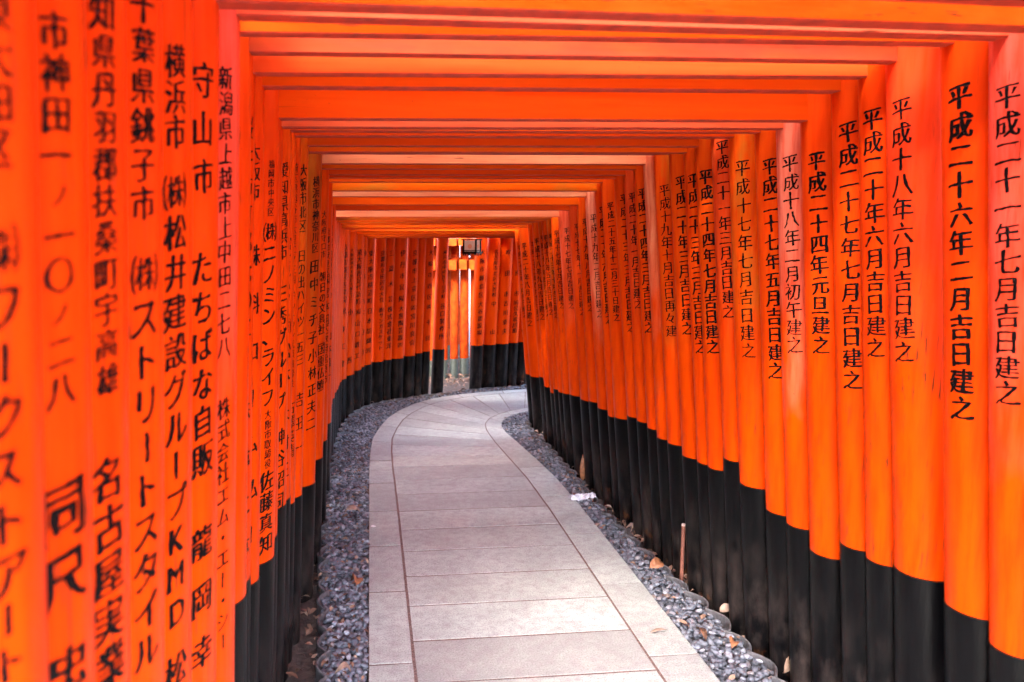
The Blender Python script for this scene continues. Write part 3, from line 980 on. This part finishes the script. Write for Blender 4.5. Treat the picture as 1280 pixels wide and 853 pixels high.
def gate_label(g):
    if ('R', g) in TEXTS and g not in (17, 23, 24):
        t = TEXTS[('R', g)][0][0]
        y, rest = t[2:].split('年', 1)
        mth = rest.split('月')[0] if '月' in rest else '元'
        return '%s torii gate, right post dated Heisei %s %s, %s' % (LOOKS[LOOK.get(g, ('o',))[0]], ONES[kan(y)], MONTHS[mth], t)
    sp = {
        -7: 'vermilion torii gate just outside the left edge, next to the blurriest one',
        -8: 'vermilion torii gate added unseen beside the viewer to cut back light, second outside the left edge',  # from here to the mouth: unseen gates added to block light from behind
        -9: 'vermilion torii gate added unseen beside the viewer to cut back light, third outside the left edge',
        -10: 'vermilion torii gate added unseen beside the viewer to cut back light, fourth outside the left edge',
        -11: 'vermilion torii gate added unseen directly over the viewer to cut back light, fifth outside the left edge',
        -12: 'vermilion torii gate added unseen just behind the viewer to cut back light, third from the near mouth of the tunnel',
        -13: 'vermilion torii gate added unseen behind the viewer to cut back light, second from the near mouth of the tunnel',
        -14: 'vermilion torii gate added unseen at the near mouth of the tunnel to cut back light',
        -6: 'blurriest torii gate, its left post cut by the left edge and reading ワークスト',
        -5: 'blurred torii gate, second left post from the left edge, reading 市神田一ノ一〇ノ二八',
        -4: 'torii gate, third left post from the left edge, reading 丹羽郡扶桑町 and 名古屋実業',
        -3: 'torii gate, fourth left post from the left edge, reading 千葉県銚子市 and ストリートスタイル',
        -2: 'torii gate, fifth left post from the left edge, reading 松井建設グループ and KMD',
        -1: 'torii gate, sixth left post from the left edge, reading 守山市 and たちばな自販',
        14: 'pale pink torii gate with a blank right post, just beyond the wide mossy one',
        17: 'vermilion torii gate dated 平成二十三年三月, right post left of the one dated 平成二十年一月',
        23: 'pink torii gate dated 平成十七年七月, nearer of two neighbours with that date on the right',
        24: 'vermilion torii gate dated 平成十七年七月, farther of two neighbours with that date on the right',
        32: 'torii gate on the far bend, first left post round the corner, reading 小西',
        33: 'torii gate on the far bend, second left post round the corner, reading ㈱山口鉄工',
        34: 'torii gate on the far bend, third left post round the corner, reading 上田明',
        35: 'torii gate on the far bend, fourth left post round the corner, reading 日本紡織㈱',
        36: 'torii gate on the far bend, fifth left post round the corner, reading サンガスケット',
        37: 'torii gate on the far bend, sixth left post round the corner, reading 株式会社東洋',
        38: 'torii gate on the far bend, seventh left post round the corner, reading 大熊陶芸器㈱',
        39: 'torii gate on the far bend, eighth left post round the corner, reading ㈱宮川良会',
        40: 'torii gate on the far bend with a blank left post between 宮川良会 and ㈱千田',
        41: 'torii gate on the far bend, last left post before the narrow gap, reading ㈱千田',
        42: 'torii gate whose left post stands alone between the two gaps of the far bend',
        43: 'torii gate directly behind the lantern, at the right side of the widest gap',
        44: 'torii gate on the far bend, first left post right of the lantern one, 中山',
        45: 'torii gate on the far bend, second left post right of the lantern one, 吉川重夫',
        46: 'torii gate on the far bend, third left post right of the lantern one, 公久松川組',
        47: 'torii gate on the far bend, last visible post before the right wall hides the rest',
        48: 'torii gate past the bend, first one hidden behind the right wall',
        49: 'torii gate past the bend, second one hidden behind the right wall',
        50: 'last torii gate past the bend, hidden behind the right wall'}
    return sp[g]

_gi = [-7, -6, -1, 0, 1, 2, 3, 4, 10, 14, 20, 24, 31, 32, 50]
TOPL = {g: float(np.interp(g, _gi, [-.04, -.04, -.04, -.011, .005, .003, -.010, -.007, -.006, -.002, -.048, -.058, -.03, -.03, 0])) for g in range(-15, 51)}
TOPR = {g: float(np.interp(g, _gi, [.010, .010, .010, .027, .029, .023, .023, .018, .014, .013, -.038, -.053, -.03, -.03, 0])) for g in range(-15, 51)}
LEANR = lambda g: float(np.interp(g, [-1, 0, 3, 5], [.108, .108, .096, .09]))
GR = 'vermilion torii gates standing close together over the path'
for (g, lx, ly, lr, lb, rx, ry, rr, rb, top) in GATES:
    if g < -14: continue
    topL = top + TOPL[g]; topR = top + TOPR[g]
    L0 = np.array([lx, ly]); R0 = np.array([rx, ry])
    inw = (R0 - L0) / np.linalg.norm(R0 - L0)
    org = (L0 + R0) / 2
    root = empty('torii_gate', (org[0], org[1], 0), gate_label(g), 'torii gate', GR)
    pk, bk, pm, bmoss = LOOK.get(g, (rnd.choice('oooold'), rnd.choice('oold'), .0, rnd.choice([0, 0, .3])))
    jit = lambda c: tuple(min(.9, max(.003, v * rnd.uniform(.94, 1.05))) for v in c)
    pc = jit(PAL[pk]); bc = jit(PAL[bk]); bc = (bc[0] * 1.05, bc[1] * float(np.interp(g, [2, 8], [1.4, 1.9])), bc[2])
    top_z = top + .30
    for side, c, r, band, inn, lean, th in (('L', L0, lr, lb, inw, .045, 40), ('R', R0, rr, rb, -inw, LEANR(g), 48)):
        ps = Post(c[0], c[1], r, inn, lean, g * 2 + (side == 'R') + 40)
        n = 40 if -7 < g < 26 else 24
        V, F = ps.tube(band - .02, top_z, 0, n, 22 if g < 32 else 10, org)
        shaft = link('post', mesh('post', V, F), M_PAINT, root, smooth=True)
        # only the right posts of a gate show its faded, sheen-tinted colour fully
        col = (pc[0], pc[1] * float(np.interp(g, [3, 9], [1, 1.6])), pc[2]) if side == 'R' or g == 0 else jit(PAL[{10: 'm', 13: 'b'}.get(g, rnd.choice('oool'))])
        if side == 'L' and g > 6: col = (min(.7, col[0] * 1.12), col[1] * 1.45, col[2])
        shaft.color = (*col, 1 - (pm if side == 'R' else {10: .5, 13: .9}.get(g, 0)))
        # black base: a sleeve a couple of millimetres proud, its upper rim rounded off
        b1 = ps.tube(-.08, band - .003, .0016, n, 12, org, cap=False)
        b2 = ps.tube(band - .003, band, .0008, n, 1, org, cap=False)
        V, F = join_geo([b1, b2])
        bo = link('base_band', mesh('base_band', V, F), M_BAND, shaft, smooth=True)
        if (side, g) in TEXTS:
            th = float(np.interp(g, [-6, -1, 0, 4, 8, 14], [39, 35, 36, 38, 40, 40])) if side == 'L' else float(np.interp(g, [0, 2, 4, 8, 12], [18, 20, 34, 40, 46]))
            bdir = np.array([-inn[1], inn[0]])
            if bdir[1] > 0: bdir = -bdir
            d = inn * math.cos(R(th)) + bdir * math.sin(R(th))
            for sg in TEXTS[(side, g)]:
                link('inscription', inscription(ps, [sg], math.atan2(d[1], d[0]), org, xs=.88 if side == 'L' and g < 4 else .93, cap=.054 if side == 'L' and g < 0 else .061), M_INK, shaft)
    Lt = L0 + inw * .045 * top; Rt = R0 - inw * LEANR(g) * top
    zt_ = (topL, topR)
    V, F = beam(Lt, Rt, zt_, .135, .040 + rnd.uniform(-.004, .006), .15, org, seg=12)
    o = link('tie_beam', mesh('tie_beam', V, F), M_BEAM, root); o.color = (*bc, 1 - bmoss)
    o.data.materials.append(M_UNDERSHADE)
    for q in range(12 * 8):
        if q % 8 in (0, 1, 7): o.data.polygons[q].material_index = 1        # shade painted on the underside and lower edges
    Lt = L0 + inw * .045 * top_z; Rt = R0 - inw * LEANR(g) * top_z
    dj = rnd.uniform(-.004, .004)
    w_ = min(.150, (lr + rr) * float(np.interp(g, [3, 9, 16, 26], [.38, .56, .64, .58])))
    V, F = beam(Lt, Rt, top_z + dj, .055, w_ * .85, .20, org, seg=12, up=.015)
    o = link('under_lintel', mesh('under_lintel', V, F), M_BEAM, root); o.color = (*jit(PAL['o']), 1)
    V, F = beam(Lt, Rt, top_z + dj + .055, .06, w_, .26, org, seg=12, up=.03, trap=.15)
    o = link('top_lintel', mesh('top_lintel', V, F), M_BAND if g % 3 else M_BEAM, root); o.color = (*jit(PAL['d']), 1)

# ------------------------------------------------------------------ the second row of gates beyond the bend
for k in range(13):
    x = .10 + .126 * k; y = 8.60 + .045 * k + (.0 if k > 3 else -.02 * (3 - k))
    org = np.array([x + .15, y + .65])
    wh = ['leftmost', 'second from left', 'third from left', 'fourth from left', 'fifth from left', 'sixth from left', 'middle', 'sixth from right', 'fifth from right', 'fourth from right', 'third from right', 'second from right', 'rightmost'][k]
    root = empty('torii_gate', (org[0], org[1], 0), 'small orange torii gate of the neighbouring tunnel behind the far bend, %s' % wh, 'torii gate', 'small torii gates of the neighbouring tunnel')
    A = np.array([x, y]); B = np.array([x + .30, y + 1.3]); inw = (B - A) / np.linalg.norm(B - A)
    col = [(.28, .019, .001), (.18, .023, .002), (.21, .027, .002), (.30, .019, .001)][k % 4]
    for c, inn in ((A, inw), (B, -inw)):
        ps = Post(c[0], c[1], .046 + .004 * (k % 3), inn, .03, k + 3)
        V, F = ps.tube(.17, 1.525, 0, 20, 6, org)
        sh = link('post', mesh('post', V, F), M_YARD, root, smooth=True); sh.color = (*col, .75 if k % 3 else .3)
        V, F = ps.tube(-.08, .19, .0018, 20, 4, org, cap=False)
        link('base_band', mesh('base_band', V, F), M_FAROUT, sh, smooth=True)
    z_ = 1.245 + .003 * (k % 3)
    V, F = beam(A + inw * .03, B - inw * .03, z_, .115, .088, .17, org, seg=3)
    o = link('tie_beam', mesh('tie_beam', V, F), M_YARD, root); o.color = (.22, .0105, .001, 1)
    V, F = beam(A + inw * .04, B - inw * .04, 1.525 + .002 * (k % 3), .085, .098, .22, org, seg=3)
    o = link('top_lintel', mesh('top_lintel', V, F), M_YARD, root); o.color = (.22, .0105, .001, 1)
    if k == 6:
        d2 = np.array([1.0, .35]); d2 /= np.linalg.norm(d2)
        c_ = A + inw * -.10
        V, F = box_geo((c_[0] - org[0], c_[1] - org[1], 1.43), np.array([d2[0], d2[1], 0]) * .068, np.array([-d2[1], d2[0], 0]) * .008, np.array([0, 0, .070]), .002)
        o = link('name_plaque', mesh('name_plaque', V, F), M_YARD, root); o.color = (.36, .10, .02, .6)

# ------------------------------------------------------------------ hanging lantern
def lantern():
    c = np.array([.965, 7.20, 0]); zb, zt_ = 1.468, 1.592
    root = empty('hanging_lantern', (c[0], c[1], zb), 'black framed box lantern with pale paper panes hanging at the far bend', 'lantern')
    a = R(28)
    ex = np.array([math.cos(a), -math.sin(a), 0]); ey = np.array([math.sin(a), math.cos(a), 0]); ez = np.array([0, 0, 1.0])
    hw, hd, h = .062, .062, zt_ - zb
    def bx(x, y, z, sx, sy, sz, bev=0):
        return box_geo(ex * x + ey * y + ez * z, ex * sx, ey * sy, ez * sz, bev)
    fr = []
    for sx in (-1, 1):
        for sy in (-1, 1):
            fr.append(bx(sx * hw, sy * hd, h * .5, .0075, .0075, h * .5))
    link('corner_posts', mesh('corner_posts', *join_geo(fr)), M_LBLACK, root)
    for nm, z, e, t in (('top_board', h + .005, .016, .006), ('bottom_board', .006, .012, .010)):
        link(nm, mesh(nm, *join_geo([bx(0, 0, z, hw + e, hd + e, t, .003)])), M_LBLACK, root)
    # little feet / fringe under the base
    for sx in (-1, 0, 1):
        for sy in (-1, 0, 1):
            if sx == 0 and sy == 0: continue
            link('foot', mesh('foot', *join_geo([bx(sx * (hw), sy * (hd), -.012, .006, .006, .010)])), M_LBLACK, root)
    for sgn, axis in ((-1, 'y'), (1, 'y'), (-1, 'x'), (1, 'x')):
        if axis == 'y': g_ = bx(0, sgn * hd * .93, h * .52, hw * .93, .0012, h * .46)
        else: g_ = bx(sgn * hw * .93, 0, h * .52, .0012, hd * .93, h * .46)
        p_ = link('paper_pane', mesh('paper_pane', *join_geo([g_])), M_PAPER, root)
        if axis == 'y': g_ = join_geo([bx(0, sgn * hd, h * .20, hw, .004, .004)])
        else: g_ = join_geo([bx(sgn * hw, 0, h * .20, .004, hd, .004)])
        link('cross_bar', mesh('cross_bar', *g_), M_LBLACK, root)
        # faint round crest printed on the pane
        V = []; F = []
        for i in range(20):
            t = i / 20 * 6.2832
            if axis == 'y': q = ex * math.cos(t) * .022 + ez * (h * .52 + math.sin(t) * .022) + ey * sgn * (hd * .93 + .0022)
            else: q = ey * math.cos(t) * .022 + ez * (h * .52 + math.sin(t) * .022) + ex * sgn * (hw * .93 + .0022)
            V.append(tuple(q))
        link('crest', mesh('crest', V, [tuple(range(20))]), M_CREST, p_)
    link('hanger', mesh('hanger', *join_geo([bx(0, 0, h + .035, .003, .003, .03)])), M_LBLACK, root)
M_CREST = simple('faint_orange_print', (.75, .33, .20), .7)
lantern()

# ------------------------------------------------------------------ small things on the ground
def leaf_geo(L, W, curl, seed, nseg=6):
    r_ = random.Random(seed)
    V = []; F = []
    for i in range(nseg + 1):
        u = i / nseg
        w = W * math.sin(math.pi * min(1, u ** .8)) * .5 * (1 + .15 * r_.uniform(-1, 1)) + .0005
        z = curl * math.sin(u * math.pi) * L
        bend = .25 * W * math.sin(u * 3 + seed)
        V += [(L * (u - .5), -w + bend, z + curl * .5 * W), (L * (u - .5), bend, z), (L * (u - .5), w + bend, z + curl * .8 * W)]
    for i in range(nseg):
        for j in (0, 1):
            F.append((i * 3 + j, i * 3 + j + 1, i * 3 + 4 + j, i * 3 + 3 + j))
    return V, F
def solid_leaf(name, loc, L, W, curl, rot, mat, label, cat='leaf', group=None, seed=1):
    V, F = leaf_geo(L, W, curl, seed)
    me = mesh(name, V, F)
    o = link(name, me, mat, smooth=True)
    sol = o.modifiers.new('thickness', 'SOLIDIFY'); sol.thickness = .0008
    o.location = loc; o.rotation_euler = rot
    tag(o, label, cat, group)
    return o
def leafmat(n, c1, c2):
    return simple(n, c1, .6, 0, 60, c2, (.4, .002))
ML1 = leafmat('orange_brown_leaf', (.14, .05, .02), (.32, .12, .045))
ML2 = leafmat('tan_leaf', (.20, .12, .08), (.40, .28, .20))
ML3 = leafmat('dark_brown_leaf', (.08, .035, .02), (.20, .09, .05))
G_L = 'fallen leaves lying along the path'
solid_leaf('fallen_leaf', (1.355, 3.40, .022), .085, .055, .35, (.5, -.2, .6), ML1, 'curled orange brown leaf on the right pebbles left of the thin stake', group=G_L, seed=3)
solid_leaf('fallen_leaf', (1.44, 3.93, .055), .11, .035, .15, (1.3, -1.15, .4), ML2, 'pale dry leaf standing upright against the right edging tiles', group=G_L, seed=4)
solid_leaf('fallen_leaf', (1.395, 4.80, .09), .20, .045, .10, (1.35, -1.4, .2), ML1, 'tall pointed brown leaf leaning on the black post bases beyond the crumpled film', group=G_L, seed=5)
solid_leaf('fallen_leaf', (1.155, 2.82, .004), .075, .014, .10, (.2, 0, .1), ML2, 'thin pale dry sliver of leaf on the right border slab', group=G_L, seed=6)
solid_leaf('fallen_leaf', (1.37, 2.62, .022), .065, .038, .5, (.3, .3, 1.0), ML1, 'brown leaf on the right pebbles nearest to the viewer', group=G_L, seed=7)
solid_leaf('fallen_leaf', (1.30, 2.75, .020), .07, .04, .25, (.2, -.3, 2.0), ML3, 'dark brown leaf on the right pebbles beside the thin sliver on the slab', group=G_L, seed=8)
solid_leaf('fallen_leaf', (-.12, 4.30, .020), .085, .05, .3, (.2, .2, .3), ML2, 'tan curled leaf on the left pebbles level with the white petal', group=G_L, seed=9)
solid_leaf('fallen_leaf', (-.10, 3.35, .020), .075, .05, .4, (.4, .1, 1.7), ML1, 'round orange leaf on the left pebbles in front of the tan one', group=G_L, seed=10)
solid_leaf('fallen_leaf', (-.12, 2.62, .022), .060, .026, .5, (.2, .2, .2), ML2, 'large tan leaf at the near end of the left pebbles', group=G_L, seed=11)
solid_leaf('fallen_leaf', (1.49, 3.42, .02), .06, .03, .3, (.9, -.7, .9), ML2, 'pale leaf stuck behind the right edging beside the thin stake', group=G_L, seed=12)
solid_leaf('fallen_leaf', (1.515, 2.50, .03), .08, .04, .3, (.9, -.7, .9), ML2, 'pale leaf stuck behind the right edging nearest to the viewer', group=G_L, seed=13)
solid_leaf('fallen_leaf', (1.505, 2.95, .02), .07, .035, .3, (.8, -.6, .3), ML2, 'pale leaf tucked behind the right edging midway between the stake and the corner', group=G_L, seed=14)
solid_leaf('petal', (.0, 4.09, .005), .030, .022, .15, (.1, 0, .5), M_WHITE, 'small white petal on the left border slab', 'petal', seed=15)

# crumpled transparent film
V = []; F = []
nu, nv = 16, 9
for i in range(nu):
    for j in range(nv):
        u, v = i / (nu - 1), j / (nv - 1)
        x = (u - .5) * .17; y = (v - .5) * .075 * (1 - .4 * abs(2 * u - 1))
        z = .022 * (1 - (2 * v - 1) ** 2) + .014 * noise.noise(Vector((u * 9, v * 6, 2))) + .008 * noise.noise(Vector((u * 24, v * 15, 2)))
        V.append((x, y, z))
for i in range(nu - 1):
    for j in range(nv - 1):
        F.append((i * nv + j, (i + 1) * nv + j, (i + 1) * nv + j + 1, i * nv + j + 1))
o = link('plastic_wrapper', mesh('plastic_wrapper', V, F), M_FILM, smooth=False)
o.modifiers.new('thickness', 'SOLIDIFY').thickness = .0006
o.location = (1.285, 4.42, .012); o.rotation_euler = (0, 0, .2)
tag(o, 'crumpled clear plastic wrapper lying across the right pebbles', 'wrapper')

# thin stake
root = empty('stake', (1.452, 3.30, -.04), 'thin reddish brown stake with a pale top at the right edging', 'stake')
def cyl(r, z0, z1, n=14, cx=0, cy=0, r2=None):
    r2 = r if r2 is None else r2
    V = [(cx + (r if k == 0 else r2) * math.cos(2 * math.pi * i / n), cy + (r if k == 0 else r2) * math.sin(2 * math.pi * i / n), z0 if k == 0 else z1) for k in (0, 1) for i in range(n)]
    F = [(i, (i + 1) % n, n + (i + 1) % n, n + i) for i in range(n)] + [tuple(range(n))[::-1], tuple(range(n, 2 * n))]
    return V, F
link('rod', mesh('rod', *cyl(.0090, -.04, .300)), M_ROD, root, smooth=False)
link('cap', mesh('cap', *join_geo([cyl(.0095, .298, .304), cyl(.0095, .304, .308, r2=.007)])), M_RODTOP, root)

# leaf litter: too many to count
def litter(name, label, spots):
    Vs = []; Fs = []; off = 0
    for (x, y, z, L) in spots:
        V, F = leaf_geo(L, L * npr.uniform(.35, .6), npr.uniform(.05, .45), int(npr.integers(1, 999)), 3)
        V = np.array(V); F = np.array(F)
        e = npr.uniform(-.6, .6, 2); a = npr.uniform(0, 6.28)
        from mathutils import Euler
        M = np.array(Euler((e[0], e[1], a)).to_matrix())
        Vs.append(V @ M.T + np.array([x, y, z])); Fs.append(F + off); off += len(V)
    o = link(name, fast_mesh(name, np.vstack(Vs), np.vstack(Fs)), M_LITTER, smooth=True)
    tag(o, label, 'leaf litter', kind='stuff')
sp = []
for pr, dens in ((beds[0], 950), (beds[1], 300)):
    for _ in range(dens):
        p, q = pr[int(npr.integers(40, 250))]
        if p[1] < 1.9: continue
        t = npr.uniform(.0, 1.15)
        c = p + (q - p) * t
        sp.append((c[0], c[1], npr.uniform(.002, .012) if t < 1 else -.02, npr.uniform(.012, .036)))
# against the post feet
for e, sgn in ((EL, -1), (ER, 1)):
    for _ in range(420):
        i = int(npr.integers(20, len(e) - 2)); t = e[i + 1] - e[i]; n = np.array([-t[1], t[0]]); n /= np.linalg.norm(n) + 1e-9
        c = e[i] + n * (-sgn) * npr.uniform(.03, .16) * (1 if sgn == 1 else 1)
        if c[1] < 1.9: continue
        sp.append((c[0], c[1], npr.uniform(-.035, -.005), npr.uniform(.025, .06)))
litter('leaf_litter', 'small dry leaves scattered over the pebbles and around the post feet', sp)
sp = []
for _ in range(2600):
    x = npr.uniform(-1.0, 3.0); y = 8.15 + npr.uniform(0, 2.0)
    if x < .6: y = npr.uniform(7.95, 10)
    sp.append((x, y, npr.uniform(-.04, .03), npr.uniform(.03, .07)))
litter('leaf_litter', 'sunlit brown leaves covering the ground behind the gap in the far bend', sp)

# ------------------------------------------------------------------ trees around the tunnel
def crown_mesh(name, seed, n, rx, rz, leaf):
    g = np.random.default_rng(seed)
    cl = g.normal(0, 1, (26, 3)); cl /= np.linalg.norm(cl, axis=1)[:, None]
    cl *= g.uniform(.35, 1.0, (26, 1)); cl *= np.array([rx, rx, rz])
    k = g.integers(0, 26, n)
    c = cl[k] + g.normal(0, 1, (n, 3)) * np.array([rx, rx, rz * .8]) * .20
    a = g.normal(0, 1, (n, 3)); a /= np.linalg.norm(a, axis=1)[:, None]
    b = np.cross(a, g.normal(0, 1, (n, 3))); b /= np.linalg.norm(b, axis=1)[:, None]
    s = g.uniform(.6, 1.3, (n, 1)) * leaf
    V = np.stack([c - a * s, c + b * s * .45, c + a * s, c - b * s * .45], 1).reshape(-1, 3)
    F = np.arange(n * 4).reshape(-1, 4)
    return fast_mesh(name, V, F), cl
CROWNS = [crown_mesh('crown', 21 + i, 9000, 2.0, 1.6, .10) for i in range(3)]
def tree(x, y, h, k, rot, label):
    root = empty('broadleaf_tree', (x, y, -.05), label, 'tree', 'trees around the gate tunnel')
    cm, cl = CROWNS[k]
    V = []; F = []
    def limb(p0, p1, r0, r1, n=9, seg=5):
        p0, p1 = np.array(p0, float), np.array(p1, float)
        d = p1 - p0; d /= np.linalg.norm(d)
        u = np.cross(d, [.3, .9, .1]); u /= np.linalg.norm(u); w = np.cross(d, u)
        o = len(V)
        for j in range(seg + 1):
            t = j / seg
            c = p0 + (p1 - p0) * t + u * .06 * math.sin(t * 5 + x)
            r_ = r0 + (r1 - r0) * t
            for i in range(n):
                a = 2 * math.pi * i / n
                V.append(tuple(c + (u * math.cos(a) + w * math.sin(a)) * r_))
        for j in range(seg):
            for i in range(n):
                F.append((o + j * n + i, o + j * n + (i + 1) % n, o + (j + 1) * n + (i + 1) % n, o + (j + 1) * n + i))
    limb((0, 0, 0), (0, 0, h), .17, .07)
    for q in cl[:9]:
        limb((0, 0, h * .62), (q[0] * .8, q[1] * .8, h + q[2] * .8), .055, .015, 6, 4)
    link('trunk', mesh('trunk', V, F), M_BARK, root, smooth=True)
    c = link('crown', cm, M_LEAF, root); c.location = (0, 0, h); c.rotation_euler = (0, 0, rot)
TREES = [(-5.6, 1.8, 4.4, 'tree outside the left wall, beside the blurred posts'), (-5.2, 6.0, 4.8, 'tree outside the left wall, level with the middle of the straight path'),
         (-.9, 10.6, 3.5, 'tree outside the left wall just behind the bend'), (2.7, 10.7, 3.6, 'tree straight behind the gap in the far bend'),
         (5.2, 13.6, 4.4, 'tree far behind the lantern, right of the gap'), (7.2, 3.6, 4.6, 'tree outside the right wall beside the mossy posts'),
         (6.9, -1.4, 4.6, 'tree outside the right wall beside the nearest posts'), (9.5, 8.4, 5.2, 'tree outside the right wall beyond the bend'),
         (-8.5, 13.0, 5.4, 'tallest tree, far off behind the left wall')]
for i, (x, y, h, lb) in enumerate(TREES):
    tree(x, y, h, i % 3, i * 1.3, 'broadleaf ' + lb)
